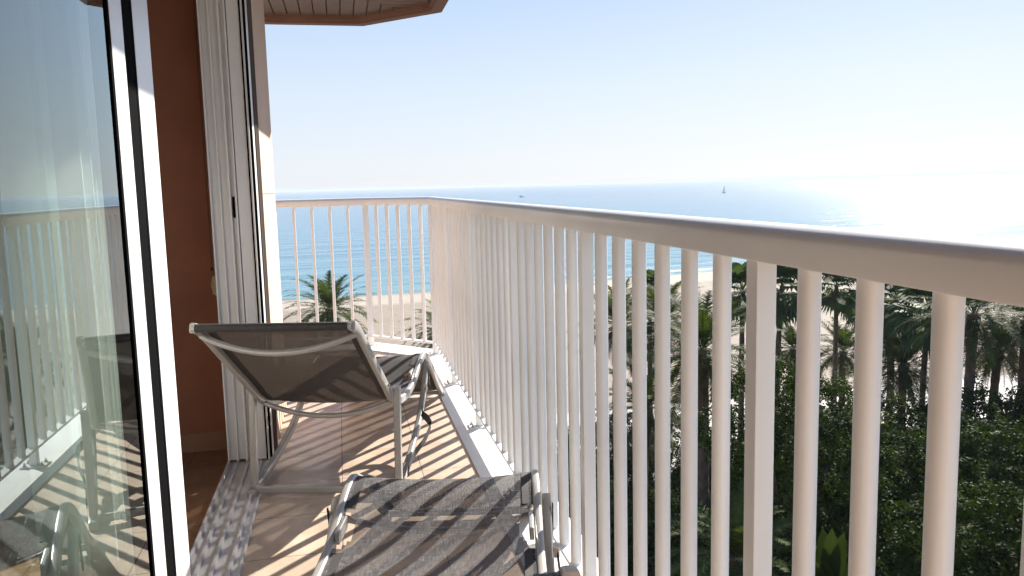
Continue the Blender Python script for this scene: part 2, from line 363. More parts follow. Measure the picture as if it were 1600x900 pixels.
# ------------------------------------------------------------------ building
XR = .628; ZB = .0931; ZT = 1.0789; YC = 5.533; CX, CY = .1806, 5.979; K = 1.108
ext = (( -2.6, 5.49), (.2, 5.49), (.675, 5.035), (.675, -2.6))          # outer slab outline (end side, chamfer, long side)
bld = thing('apartment_building', 'salmon stuccoed apartment building with a boarded balcony overhang above', 'building')
def wallparts():
    bm = bmesh.new()
    # outer wall beyond the door opening, its end return, wall behind the camera, wall above and below
    box(bm, -.55, -.35, 3.62, 4.53, 0, 2.7)
    box(bm, -2.6, -.352, 4.4, 4.529, 0.001, 2.69)
    box(bm, -.55, -.35, -2.6, -.55, 0, 2.7)
    box(bm, -.55, -.35, -.55, 3.62, 2.22, 2.7)
    box(bm, -5, -.345, -6, 4.535, 2.7, 6)
    box(bm, -5, -.345, -6, 4.535, G, -.22)
    box(bm, -.35, .77, -2.8, -2.6, 0.005, 2.5)
    o = obj('exterior_wall', bm, M['salmon'], bld); return o
wallparts()
bm = bmesh.new(); box(bm, -.353, -.3485, 3.63, 4.50, 1.186, 1.190); obj('wall_joint', bm, M['fascia'], bld)
bm = bmesh.new()
box(bm, -3.8, -.552, 3.78, 3.9, 0, 2.4); box(bm, -3.9, -3.8, -2.6, 3.9, 0, 2.4); box(bm, -3.8, -.552, -2.7, -2.6, 0, 2.4)
obj('interior_wall', bm, M['terracotta'], bld)
bm = bmesh.new(); box(bm, -3.8, -.56, 3.766, 3.779, 0, .088, .002); obj('skirting', bm, M['skirt'], bld)
bm = bmesh.new(); box(bm, -3.9, -.56, -2.7, 3.9, 2.401, 2.55); obj('room_ceiling', bm, M['plaster'], bld)
bm = bmesh.new(); box(bm, -.3499, -.344, 3.623, 3.76, 0.002, 2.3); [box(bm, -.3438, -.3415, y_, y_+.012, .002, 2.3) for y_ in (3.64, 3.68, 3.72)]; obj('shutter_guide', bm, M['brushpile'], bld)
# floor slab and upper slab
bm = bmesh.new(); prism(bm, [(-2.6, 6.0), (.18, 6.0), (.64, 5.545), (.64, -2.6), (-2.6, -2.6)], -.21, -.015)
obj('floor_slab', bm, M['salmon'], bld)
bm = bmesh.new()
box(bm, -.535, .64, -2.6, 5.54, -.014, 0)
prism(bm, [(-2.6, 6.0), (.18, 6.0), (.64, 5.5405), (.64, 5.54), (-2.6, 5.54)], -.014, 0)
box(bm, -2.6, -.536, 4.53, 5.539, -.014, 0)
struct(obj('balcony_floor', bm, M['tile']))
bm = bmesh.new(); box(bm, -3.8, -.5365, -2.6, 3.78, -.014, 0); struct(obj('room_floor', bm, M['roomtile']))
# kerb: long run, chamfer, end run
def offs(line_pts, d0, d1):
    """polygon between two offsets of an open polyline"""
    P_ = [Vector((x, y, 0)) for x, y in line_pts]; L = []; R_ = []
    for i, p in enumerate(P_):
        if i == 0: n = (P_[1]-p).normalized(); m_ = Vector((n.y, -n.x, 0))
        elif i == len(P_)-1: n = (p-P_[i-1]).normalized(); m_ = Vector((n.y, -n.x, 0))
        else:
            a = (p-P_[i-1]).normalized(); b = (P_[i+1]-p).normalized()
            na = Vector((a.y, -a.x, 0)); nb = Vector((b.y, -b.x, 0)); m_ = (na+nb); m_ = m_/m_.length_squared*2
        L.append(p+m_*d0); R_.append(p+m_*d1)
    return [(v.x, v.y) for v in L] + [(v.x, v.y) for v in R_[::-1]]
rail_line = [(XR, -2.6), (XR, YC), (CX, CY), (-2.6, CY)]
bm = bmesh.new(); prism(bm, offs(rail_line, -.117, .125), .0005, .006, .002)
obj('coping', bm, M['kerb'], bld)
bm = bmesh.new(); prism(bm, offs(rail_line, .020, .118), -.26, .0); obj('slab_edge', bm, M['salmon'], bld)
# overhang
oh = obj('overhang', (lambda b: (prism(b, [(-2.6, 6.07), (.21, 6.07), (.73, 5.56), (.73, -2.6), (-2.6, -2.6)], 2.475, 2.70), b)[1])(bmesh.new()), M['fascia'], bld)
bm = bmesh.new(); prism(bm, offs(rail_line, .05, .125), 2.402, 2.80); obj('fascia', bm, M['fascia'], oh)
bm = bmesh.new(); prism(bm, offs(rail_line, .034, .049), 2.425, 2.474); obj('drip_moulding', bm, M['fascia'], oh)
def clip(bm, co, no):
    bmesh.ops.bisect_plane(bm, geom=bm.verts[:]+bm.edges[:]+bm.faces[:], plane_co=co, plane_no=no, clear_outer=True)
bma = bmesh.new(); y = -2.6
while y < 6.1: box(bma, -.349, .652, y, y+.086, 2.448, 2.474, .004); y += .092
nd = Vector((-1, 1.05, 0)).normalized()
clip(bma, Vector((.44, 5.69, 0)), nd)
clip(bma, Vector((.42, 5.775, 0)), Vector((.707, .707, 0)))
obj('soffit_board', bma, M['soffit'], oh)
bmb = bmesh.new(); x = -2.6
while x < .7: box(bmb, x, x+.086, 3.5, 6.0, 2.448, 2.474, .004); x += .092
clip(bmb, Vector((.44, 5.695, 0)), -nd); clip(bmb, Vector((.42, 5.775, 0)), Vector((.707, .707, 0))); clip(bmb, Vector((0, 4.55, 0)), Vector((0, -1, 0)))
obj('soffit_board', bmb, M['soffit'], oh)

# ------------------------------------------------------------------ door frame and sliding leaves
fr = thing('sliding_door_frame', 'white ribbed aluminium door frame with floor track beside the terracotta wall', 'door frame', (-.45, 1.5, 0))
def P0(o): o.matrix_parent_inverse = Matrix.Translation((.45, -1.5, 0)); return o
bm = bmesh.new()
# jamb: stepped profile facing the camera, from inner edge to outer edge
box(bm, -.535, -.350, 3.545, 3.618, 0.02, 2.2)
for x0, x1, y0 in [(-.535, -.529, 3.505), (-.500, -.492, 3.515), (-.462, -.452, 3.515), (-.436, -.428, 3.515), (-.424, -.374, 3.522)]:
    box(bm, x0, x1, y0, 3.5445, 0.021, 2.19, .0015)
P0(obj('jamb', bm, M['alu'], fr))
bm = bmesh.new(); box(bm, -.4492, -.4405, 3.530, 3.5447, 1.09, 1.18, .002)
P0(obj('latch_keeper', bm, M['gasket'], fr))
bm = bmesh.new(); box(bm, -.3735, -.3675, 3.515, 3.546, 0.021, 2.19); box(bm, -.3595, -.3505, 3.53, 3.5449, .021, 2.19); P0(obj('gasket', bm, M['gasket'], fr))
bm = bmesh.new(); box(bm, -.3665, -.360, 3.510, 3.546, 0.021, 2.19, .001); P0(obj('edge_trim', bm, M['alu2'], fr))
bm = bmesh.new()
box(bm, -.535, -.365, -.55, 3.5445, 0.0, .008)
for x0, x1, z1 in [(-.535, -.527, .034), (-.503, -.493, .024), (-.456, -.446, .024), (-.402, -.392, .024), (-.372, -.365, .014)]:
    box(bm, x0, x1, -.55, 3.5043, .0081, z1, .0012)
P0(obj('floor_track', bm, M['alu2'], fr))
bm = bmesh.new(); box(bm, -.535, -.3505, -.55, 3.60, 2.16, 2.219); P0(obj('head', bm, M['alu'], fr))

def leaf(xf, y0, y1, label, gy, closed):
    """xf = outer face; leaf 42 mm thick; stiles 95 mm"""
    t = thing('sliding_door', label, 'door', (xf-.02, (y0+y1)/2, .03), group='sliding glass doors of the balcony')
    iv = Matrix.Translation((-(xf-.02), -(y0+y1)/2, -.03))
    def A(o): o.matrix_parent_inverse = iv; return o
    b = bmesh.new()
    s = gy
    box(b, xf-.034, xf, y1-s, y1, .03, 2.15, .003)
    A(obj('stile', b, M['alu'], t))
    b = bmesh.new(); box(b, xf-.034, xf, y0, y0+s, .03, 2.15, .003); A(obj('stile', b, M['alu'], t))
    b = bmesh.new(); box(b, xf-.0335, xf-.0005, y0+s, y1-s, .03, .125, .002); A(obj('bottom_rail', b, M['alu'], t))
    b = bmesh.new(); box(b, xf-.0335, xf-.0005, y0+s, y1-s, 2.06, 2.15, .002); A(obj('top_rail', b, M['alu'], t))
    b = bmesh.new()
    for ya, yb in ((y0+s, y0+s+.013), (y1-s-.013, y1-s)): box(b, xf-.032, xf-.001, ya, yb, .1252, 2.06)
    for za, zb in ((.125, .137), (2.048, 2.06)): box(b, xf-.0318, xf-.0012, y0+s+.013, y1-s-.013, za, zb)
    A(obj('glazing_gasket', b, M['gasket'], t))
    b2 = bmesh.new(); v = [b2.verts.new(c) for c in ((xf-.004, y0+s+.013, .137), (xf-.004, y1-s-.013, .137), (xf-.004, y1-s-.013, 2.048), (xf-.004, y0+s+.013, 2.048))]; b2.faces.new(v); b2.normal_update()
    if b2.faces[:][0].normal.x < 0: bmesh.ops.reverse_faces(b2, faces=b2.faces[:])
    A(obj('glass_pane', b2, M['glass'], t, recalc=False))
    b = bmesh.new()
    box(b, xf-.030, xf-.004, y1+.0003, y1+.016, .04, 2.14, .002) if closed else box(b, xf-.03, xf-.0015, y1-s-.105, y1-s-.0135, .04, 2.14, .002)
    A(obj('brush_seal', b, M['gasket'], t))
    return t
leaf(-.378, -.25, 1.616, 'front white framed sliding glass door, drawn over the other door, with a reflection of the railing', .086, True)
leaf(-.415, .20, 2.014, 'rear sliding door whose white stile stands in front of the terracotta wall', .150, False)
# curtain
bm = bmesh.new(); rows = []
N = 260
for k, z in enumerate([.04, .5, 1.0, 1.5, 2.0, 2.34]):
    r = []
    for i in range(N+1):
        s = i/N; yy = 1.93 + 1.0*s
        amp = .06 + .025*math.sin(s*9+1)
        xx = -.66 + amp*math.sin(s*2*PI*9 + .6*math.sin(s*17)) + .012*math.sin(s*61+k*.35)
        r.append(bm.verts.new((xx, yy + .012*math.sin(k*.9+s*20), z)))
    rows.append(r)
for a, b in zip(rows, rows[1:]):
    for i in range(N): bm.faces.new((a[i], a[i+1], b[i+1], b[i]))
cu = obj('curtain', bm, M['curtain'], smooth='all'); tag(cu, 'sheer off-white curtain gathered behind the sliding glass door', 'curtain')
# shutter strap and winder on the interior wall edge
st = thing('shutter_strap', 'thin cord and beige strap winder on the terracotta wall beside the frame', 'shutter strap', (-.585, 3.775, .75))
iv = Matrix.Translation((.585, -3.775, -.75))
bm = bmesh.new(); box(bm, -.590, -.5855, 3.7735, 3.7765, .86, 2.39); o = obj('cord', bm, M['fascia'], st); o.matrix_parent_inverse = iv
bm = bmesh.new(); sweep(bm, [(-.553, 3.70, .745), (-.571, 3.70, .752), (-.576, 3.70, .785), (-.571, 3.70, .818), (-.553, 3.70, .825)], rrect(.02, .02, .004)); box(bm, -.575, -.552, 3.69, 3.76, .75, .82, .004)
o = obj('winder', bm, M['beigeplastic'], st); o.matrix_parent_inverse = iv
bm = bmesh.new(); box(bm, -.593, -.582, 3.768, 3.7785, .845, .86, .001); o = obj('cord_end', bm, M['darkplastic'], st); o.matrix_parent_inverse = iv

# ------------------------------------------------------------------ railing
rl = thing('balcony_railing', 'white metal balcony railing of round bars running to the chamfered corner by the sea', 'railing', (XR, 1.5, .006))
ivr = Matrix.Translation((-XR, -1.5, -.006))
def RP(o, p=rl):
    if p is rl: o.matrix_parent_inverse = ivr
    return o
prof = []
for a, b in [(-.027, -.022), (-.0255, -.0245), (.0255, -.0245), (.027, -.022), (.027, .008)]: prof.append((a, b))
for k in range(0, 9):
    an = math.radians(10+160*k/8); prof.append((.027*math.cos(an)*1.0, .008+.0185*math.sin(an)))
prof += [(-.027, .008)]
prof = [(a*K, b*K) for a, b in prof]
zc = ZT+.0245*K
full = [(x, y, zc) for x, y in [(XR, -2.59), (XR, 0), (XR, YC), (CX, CY), (-2.59, CY)]]
bm = bmesh.new(); sweep(bm, full, prof); RP(obj('top_rail', bm, M['white'], rl, smooth=True))
bm = bmesh.new(); sweep(bm, [(x, y, ZB-.0065) for x, y, _ in full], rrect(.040, .013, .002, 2)); RP(obj('bottom_rail', bm, M['white'], rl))
def bar_mesh(r, h):
    b = bmesh.new(); rings = []
    for z in (0, h):
        rings.append([b.verts.new((math.cos(2*PI*i/20)*r, math.sin(2*PI*i/20)*r, z)) for i in range(20)])
    for i in range(20): b.faces.new((rings[0][i], rings[0][(i+1) % 20], rings[1][(i+1) % 20], rings[1][i]))
    me = bpy.data.meshes.new('baluster'); b.to_mesh(me); b.free(); me.materials.append(M['white'])
    for p in me.polygons: p.use_smooth = True
    return me
hB = ZT-ZB+.004
MB14, MB12, MB10 = bar_mesh(.0157, hB), bar_mesh(.0138, hB), bar_mesh(.0108, hB)
def baluster(x, y, me):
    o = bpy.data.objects.new('baluster', me); C.objects.link(o); o.parent = rl; o.location = (x-XR, y-1.5, ZB-.002-.006)
def post(x, y, rz=0, w_=.033):
    b = bmesh.new(); box(b, -w_/2, w_/2, -w_/2, w_/2, .0135, ZT+.002, .0018)
    o = obj('post', b, M['white'], rl); o.location = (x-XR, y-1.5, -.006); o.rotation_euler = (0, 0, rz)
    b = bmesh.new(); box(b, -.055, .05, -.038, .038, .0063, .0128, .0015)
    p = obj('base_plate', b, M['white'], o)
    for bx, by in ((-.038, -.024), (-.038, .024), (.033, -.024), (.033, .024)):
        b = bmesh.new(); r = bmesh.ops.create_cone(b, cap_ends=True, segments=6, radius1=.0075, radius2=.0075, depth=.008)
        for v in b.verts: v.co += Vector((bx, by, .0170))
        r = bmesh.ops.create_cone(b, cap_ends=True, segments=8, radius1=.0035, radius2=.0035, depth=.012)
        for v in r['verts']: v.co += Vector((bx, by, .024))
        obj('bolt', b, M['steel'], o)
S_, Y0_ = .1270, .7089
for n in range(-25, 38):
    y = Y0_+n*S_
    if n % 7 == 3: post(XR, y)
    else: baluster(XR, y, MB14)
post(XR-.004, YC-.005, math.radians(20), .037)
c0, c1 = Vector((XR, YC, 0)), Vector((CX, CY, 0))
for k in range(1, 6):
    p = c0.lerp(c1, k/6); baluster(p.x, p.y, MB12)
post(c1.x, c1.y-.002, math.radians(22), .035)
for k in range(1, 16): 
    if k == 8: post(c1.x-k*.130, c1.y)
    else: baluster(c1.x-k*.130, c1.y, MB10)

# ------------------------------------------------------------------ sun loungers
rail_uz = [(-.592, .765), (-.545, .748), (-.485, .708), (-.33, .590), (-.15, .457), (-.06, .388), (.05, .336), (.25, .304), (.42, .306), (.52, .326), (.62, .352), (.70, .368), (.78, .366), (.86, .335), (.94, .290), (1.04, .222), (1.20, .110), (1.345, .022)]
HW = .262
def make_lounger(label, origin, yaw, fab):
    t = thing('sun_lounger', label, 'sun lounger', origin, -yaw, 'sun loungers on the balcony')
    path = smooth_path([(0, u, z) for u, z in rail_uz], 5)
    for s in (-1, 1):
        b = bmesh.new(); sweep(b, [Vector((s*HW, p.y, p.z)) for p in path], rrect(.022, .034, .007), up=Vector((0, 0, 1)))
        obj('side_rail', b, M['frame'], t, smooth=True)
        # curved leg
        b = bmesh.new(); lp = smooth_path([(0, -.12, .022), (0, .05, .045), (0, .2, .078), (0, .36, .124), (0, .48, .180), (0, .58, .250), (0, .68, .348)], 5)
        sweep(b, [Vector((s*(HW+.027), p.y, p.z)) for p in lp], rrect(.024, .032, .006)); obj('leg', b, M['frame'], t, smooth=True)
        # upright
        b = bmesh.new(); sweep(b, [(s*(HW+.028), -.098, .028), (s*(HW+.028), -.062, .415)], rrect(.027, .030, .005), up=Vector((0, 1, 0)))
        up_ = obj('upright', b, M['frame'], t, smooth=True)
        b = bmesh.new(); box(b, s*(HW+.028)-.015, s*(HW+.028)+.015, -.078, -.045, .4155, .4235, .003); obj('end_cap', b, M['frame'], up_)
        # feet
        b = bmesh.new(); box(b, s*(HW+.027)-.019, s*(HW+.027)+.019, -.15, -.075, 0, .034, .008); obj('foot', b, M['frame'], t)
        b = bmesh.new(); box(b, s*HW-.017, s*HW+.017, 1.325, 1.372, 0, .03, .006); obj('foot', b, M['frame'], t)
        # screws
        b = bmesh.new()
        for u, z in ((-.145, .452), (.06, .33)):
            r = bmesh.ops.create_cone(b, cap_ends=True, segments=10, radius1=.006, radius2=.005, depth=.006)
            for v in r['verts']: v.co = Vector((s*(HW+.0155)+v.co.z, u+v.co.x, z+v.co.y))
        obj('screw', b, M['steel'], t)
        # clamp where the cloth is cut away
        b = bmesh.new(); box(b, s*(HW-.019)-.006, s*(HW-.019)+.006, .47, .57, .318, .352, .003); obj('hinge_bracket', b, M['steel'], t)
        b = bmesh.new()
        for k in range(9): box(b, s*(HW+.042)-.002, s*(HW+.042)+.002, .63+.003*k, .638+.003*k+(.006 if k % 2 else 0), .335-.012*k, .3465-.012*k, .0005)
        obj('ratchet', b, M['darkplastic'], t)
    def cross(name, u, z, sag, prof_, w_=HW, back=0):
        b = bmesh.new(); pts = [(x*w_, u+back*(1-x*x), z-sag*(1-x*x)) for x in [i/10 for i in range(-10, 11)]]
        sweep(b, pts, prof_); obj(name, b, M['frame'], t, smooth=True)
    cross('crossbar', -.535, .728, .055, circ(.0105, 12), back=-.035)
    cross('crossbar', -.03, .358, .058, circ(.0105, 12))
    cross('crossbar', .60, .335, .045, circ(.009, 12))
    cross('crossbar', 1.335, .026, .0, rrect(.024, .024, .006))
    cross('floor_bar', -.112, .028, 0, rrect(.024, .03, .005), HW+.016)
    cross('top_bar', -.594, .764, 0, circ(.0125, 12))
    # cloth
    cl = smooth_path([(0, u, z) for u, z in rail_uz[:-1]] + [(0, 1.32, .035)], 12)
    b = bmesh.new(); uvl = b.loops.layers.uv.new(); NX = 56; grid_ = []
    L = 0; prev = None
    for i, p in enumerate(cl):
        if prev is not None: L += (p-prev).length
        prev = p; row = []
        d = (cl[min(i+1, len(cl)-1)]-cl[max(i-1, 0)]).normalized(); nrm = Vector((0, -d.z, d.y))
        for j in range(NX+1):
            q = -1+2*j/NX; e = abs(q)
            off = .013 - .018*(1-q*q)**.8
            row.append((b.verts.new(Vector((q*(HW-.004), p.y, p.z)) + nrm*off), (q*HW, L)))
        grid_.append(row)
    for i in range(len(grid_)-1):
        for j in range(NX):
            um = (cl[i].y+cl[i+1].y)/2; q = abs(-1+2*(j+.5)/NX)
            # oval cut-outs at both sides
            if ((um-.52)/.075)**2 + ((q-1.0)/.19)**2 < 1: continue
            f = b.faces.new((grid_[i][j][0], grid_[i][j+1][0], grid_[i+1][j+1][0], grid_[i+1][j][0]))
            for lp_, src in zip(f.loops, (grid_[i][j], grid_[i][j+1], grid_[i+1][j+1], grid_[i+1][j])): lp_[uvl].uv = src[1]
    sl = obj('cloth_sling', b, fab, t, smooth='all')
    b = bmesh.new(); sweep(b, [(-HW+.012, -.594, .764), (HW-.012, -.594, .764)], circ(.0142, 14)); obj('hem_pocket', b, M['hem'], sl, smooth=True)
    # hem lines along the cloth edges
    for s in (-1, 1):
        for lo, hi in ((-.59, .44), (.60, 1.31)):
            b = bmesh.new(); pp = [p for p in cl if lo <= p.y <= hi]
            sweep(b, [Vector((s*(HW-.026), p.y, p.z))+Vector((0, 0, .0085)) for p in pp], [(-.014, -.0012), (.014, -.0012), (.014, .0012), (-.014, .0012)])
            obj('hem', b, M['hem'], sl)
    # dangling webbing strap at the right leg
    b = bmesh.new(); sp_ = smooth_path([(HW+.046, .50, .262), (HW+.050, .42, .225), (HW+.052, .36, .195), (HW+.075, .36, .165), (HW+.085, .37, .13), (HW+.075, .27, .10), (HW+.055, .15, .085), (HW+.05, .03, .075), (HW+.05, -.02, .05)], 5)
    sweep(b, sp_, [(-.0015, -.0135), (.0015, -.0135), (.0015, .0135), (-.0015, .0135)]); so = obj('strap', b, M['strap'], t, smooth=True)
    b = bmesh.new(); box(b, HW+.036, HW+.052, .505, .535, .252, .282, .003); obj('buckle', b, M['steel'], so)
    return t
y15 = math.radians(15); y12 = math.radians(12)
make_lounger('farther sun lounger with its dark back raised, standing beside the door frame', (-.082, 3.173, 0), y15, M['fabric_dense'])
make_lounger('nearer sun lounger of sunlit see-through charcoal mesh, cut off by the bottom edge', (.092, 1.407, 0), y12, M['fabric'])

# ------------------------------------------------------------------ vegetation
def at(px, py, depth):
    """point seen at a photo pixel, 'depth' metres away horizontally"""
    d = Rr*(px-795.485)/1224.285 - Ur*(py-436.62)/1224.285 + Fw
    k = depth/math.hypot(d.x, d.y); return Vector((0, 0, 1.2)) + d*k
def frond(bm, rnd, base, az, el, L, droop, npair=26, lw=.06, ll=.5):
    pts = []; p = Vector(base); e = el; n = 10
    for i in range(n+1):
        pts.append(p.copy()); d = Vector((math.cos(az)*math.cos(e), math.sin(az)*math.cos(e), math.sin(e)))
        p = p+d*L/n; e -= droop/n*(.5+1.2*i/n)
    for i in range(n):
        a, b_ = pts[i], pts[i+1]; s = Vector((-math.sin(az), math.cos(az), 0))*.025*(1-i/n*.8)
        v = [bm.verts.new(a-s), bm.verts.new(a+s), bm.verts.new(b_+s*.9), bm.verts.new(b_-s*.9)]; bm.faces.new(v)
    side = Vector((-math.sin(az), math.cos(az), 0))
    for k in range(npair):
        t = .14+.86*k/(npair-1); f = t*n; i = min(int(f), n-1); q = pts[i].lerp(pts[i+1], f-i); dr = (pts[i+1]-pts[i]).normalized(); upv = side.cross(dr)
        l = ll*math.sin(PI*(.18+.78*t))**.7*rnd.uniform(.85, 1.1)
        for s in (-1, 1):
            d = (dr*rnd.uniform(.55, .8)+side*s*rnd.uniform(.7, .95)-upv*rnd.uniform(-.05, .35)*1.0).normalized()
            if d.z > 0: d.z *= .8
            tip = q+d*l+Vector((0, 0, -.10*l)); wv = dr*lw*.5
            v = [bm.verts.new(q-wv), bm.verts.new(q+wv), bm.verts.new(tip)]; bm.faces.new(v)
def date_crown(seed, L=2.7, nf=60, npair=34):
    rnd = random.Random(seed); bm = bmesh.new()
    for i in range(nf):
        f = (i+.5)/nf; el = math.radians(82-112*f**.85+rnd.uniform(-6, 6)); az = i*2.39996+rnd.uniform(-.2, .2)
        frond(bm, rnd, (.08*math.cos(az), .08*math.sin(az), .1-.25*f), az, el, L*rnd.uniform(.85, 1.05)*(.85 if f < .15 else 1), math.radians(rnd.uniform(45, 75)), npair)
    me = bpy.data.meshes.new('crown'); bm.to_mesh(me); bm.free(); me.materials.append(M['date']); return me
def dead_fronds(seed, L=2.1, nf=13):
    rnd = random.Random(seed); bm = bmesh.new()
    for i in range(nf):
        az = i*2.39996+rnd.uniform(-.3, .3); frond(bm, rnd, (.12*math.cos(az), .12*math.sin(az), -.3), az, math.radians(rnd.uniform(-62, -30)), L*rnd.uniform(.7, 1), math.radians(35), 20, .05, .3)
    me = bpy.data.meshes.new('dead_fronds'); bm.to_mesh(me); bm.free(); me.materials.append(M['dead']); return me
def fan_crown(seed, R=.95, nf=44):
    rnd = random.Random(seed); bm = bmesh.new()
    for i in range(nf):
        f = (i+.5)/nf; el = math.radians(80-135*f+rnd.uniform(-8, 8)); az = i*2.39996+rnd.uniform(-.25, .25)
        d = Vector((math.cos(az)*math.cos(el), math.sin(az)*math.cos(el), math.sin(el))); side = Vector((-math.sin(az), math.cos(az), 0)); upv = side.cross(d)*-1
        pet = rnd.uniform(.65, .95); b0 = Vector((0, 0, -.3*f)); hub = b0+d*pet; s = side*.02
        v = [bm.verts.new(b0-s), bm.verts.new(b0+s), bm.verts.new(hub+s), bm.verts.new(hub-s)]; bm.faces.new(v)
        nb = 17; r = R*rnd.uniform(.8, 1.05)
        for k in range(nb):
            a = math.radians(-115+230*k/(nb-1)); bd = (d*math.cos(a)+side*math.sin(a)).normalized()
            rr = r*(.72+.28*math.cos(a)); mid = hub+bd*rr*.6+upv*.03; tip = hub+bd*rr+Vector((0, 0, -.28*rr)); w2 = (d*-math.sin(a)+side*math.cos(a)).normalized()*rr*.075
            v0 = bm.verts.new(hub); v1 = bm.verts.new(mid-w2); v2 = bm.verts.new(mid+w2); v3 = bm.verts.new(tip)
            bm.faces.new((v0, v1, v2)); bm.faces.new((v1, v3, v2))
    me = bpy.data.meshes.new('crown'); bm.to_mesh(me); bm.free(); me.materials.append(M['fan']); return me
def skirt_mesh(seed, h=1.3, r=.42):
    rnd = random.Random(seed); bm = bmesh.new()
    for i in range(150):
        az = rnd.uniform(0, 2*PI); z0 = rnd.uniform(-h*.6, -.1); rr = r*rnd.uniform(.6, 1.0); l = rnd.uniform(.4, .8)
        a = Vector((math.cos(az)*.15, math.sin(az)*.15, z0)); b_ = Vector((math.cos(az)*rr, math.sin(az)*rr, z0-l*.4)); c = Vector((math.cos(az)*rr*.9, math.sin(az)*rr*.9, z0-l))
        s = Vector((-math.sin(az), math.cos(az), 0))*.07
        v = [bm.verts.new(a-s*.3), bm.verts.new(a+s*.3), bm.verts.new(b_+s), bm.verts.new(b_-s)]; bm.faces.new(v)
        v2 = bm.verts.new(c); bm.faces.new((v[3], v[2], v2))
    me = bpy.data.meshes.new('dead_leaf_skirt'); bm.to_mesh(me); bm.free(); me.materials.append(M['dead']); return me
def trunk_obj(parent, h, r0, r1, seed, m='trunk', below=0):
    rnd = random.Random(seed); bm = bmesh.new(); ax, ay = rnd.uniform(-.35, .35), rnd.uniform(-.35, .35)
    n = 26; pts = []; scl = []
    for i in range(n+1):
        f = i/n; pts.append(Vector((ax*math.sin(f*PI)*.6, ay*math.sin(f*PI)*.6, -below+(h+below)*f)))
        scl.append((r0+(r1-r0)*f)*(1+.10*(i % 2))*(1.35 if f > .94 and r1 > .2 else 1)*(1.3 if f < .04 else 1))
    sweep(bm, pts, circ(1, 12), up=Vector((0, 1, 0)), scale=scl)
    return obj('trunk', bm, M[m], parent, smooth=True)
DC = [date_crown(s, L=2.6) for s in (1, 2, 3)]; DCbig = [date_crown(11, 3.0, 54, 40), date_crown(12, 3.0, 50, 40)]
DF = [dead_fronds(s) for s in (31, 32)]
FC = [fan_crown(s) for s in (5, 6, 7)]; SK = [skirt_mesh(s) for s in (1, 2)]
def child(name, me, parent, z=0, s=1.0, rz=0):
    o = bpy.data.objects.new(name, me); C.objects.link(o); o.parent = parent; o.location = (0, 0, z); o.scale = (s, s, s); o.rotation_euler = (0, 0, rz); return o
pal_i = 0
def date_palm(px, py, dist, s, label, big=False, gz=GZ):
    global pal_i; pal_i += 1
    c = at(px, py, dist); h = max(.6, c.z-gz); s *= 1.3
    t = thing('date_palm', label, 'palm tree', (c.x, c.y, gz), group='date palms near the beach')
    trunk_obj(t, h, .21*s**.5, .20*s**.5, pal_i)
    me = (DCbig if big else DC)[pal_i % (2 if big else 3)]
    child('crown', me, t, h, s, pal_i*1.3)
    if h > 2.5: child('dead_fronds', DF[pal_i % 2], t, h, s, pal_i*.9)
    return t
def fan_palm(px, py, dist, s, label, gz=GZ):
    global pal_i; pal_i += 1
    c = at(px, py, dist); h = c.z-gz
    t = thing('fan_palm', label, 'palm tree', (c.x, c.y, gz), group='fan palms near the beach')
    trunk_obj(t, h, .21, .13, pal_i)
    child('crown', FC[pal_i % 3], t, h, s, pal_i*1.7); child('dead_leaf_skirt', SK[pal_i % 2], t, h-.2, s*.9); return t
# on the open sand
date_palm(515, 482, 66, 1.28, 'lone date palm on the open sand behind the thin end bars of the railing', gz=G+.9)
date_palm(697, 516, 58, 1.1, 'date palm on the sand half hidden by the corner post of the railing', gz=G+.9)
# behind the bars
date_palm(965, 505, 46, 1.0, 'date palm glimpsed left of the tall fan palm, between the middle railing bars')
fan_palm(1016, 452, 62, 1.15, 'small fan palm rising above the date palms between the middle railing bars')
date_palm(1035, 500, 42, .95, 'date palm just left of the large near date palm, crowns touching')
date_palm(1098, 545, 34, 1.0, 'largest near date palm with arching fronds left of the square post', True)
fan_palm(1160, 452, 52, 1.35, 'fan palm seen immediately left of the nearest square railing post')
fan_palm(1222, 446, 50, 1.45, 'fan palm with a yellow-tinged crown just right of the nearest square post')
date_palm(1240, 545, 58, .8, 'thin date palm low behind the fan palm right of the square post')
fan_palm(1307, 446, 62, 1.35, 'slim fan palm standing in front of a low date palm, trunk clear against the sand')
fan_palm(1347, 476, 66, 1.1, 'shorter fan palm partly covered by the second nearest round bar')
date_palm(1318, 548, 70, 1.12, 'low date palm on the sand behind the slim fan palm trunk')
fan_palm(1400, 462, 58, 1.6, 'dark shaggy fan palm right of the second nearest round bar')
fan_palm(1452, 482, 52, 1.6, 'fan palm whose trunk runs down beside the nearest round bar')
date_palm(1388, 512, 60, 1.0, 'pale feathery date palm behind the shaggy fan palm')
date_palm(1412, 572, 54, 1.05, 'short bright date palm with fountain-like fronds just above the leafy trees')
date_palm(1522, 490, 44, .95, 'thick-trunked date palm right of the nearest round bar', True)
date_palm(1560, 545, 52, .9, 'yellow-green date palm low beside the thick dark trunk')
date_palm(1605, 500, 48, 1.1, 'date palm at the right border with its crown cut by the frame')
# low palms in the shaded garden below
date_palm(1150, 872, 22, .66, 'young palm with long stiff fronds in the shade below the square post', True)
date_palm(1010, 640, 36, .8, 'palm in the garden shade behind the middle bars, below the date palm row', True)

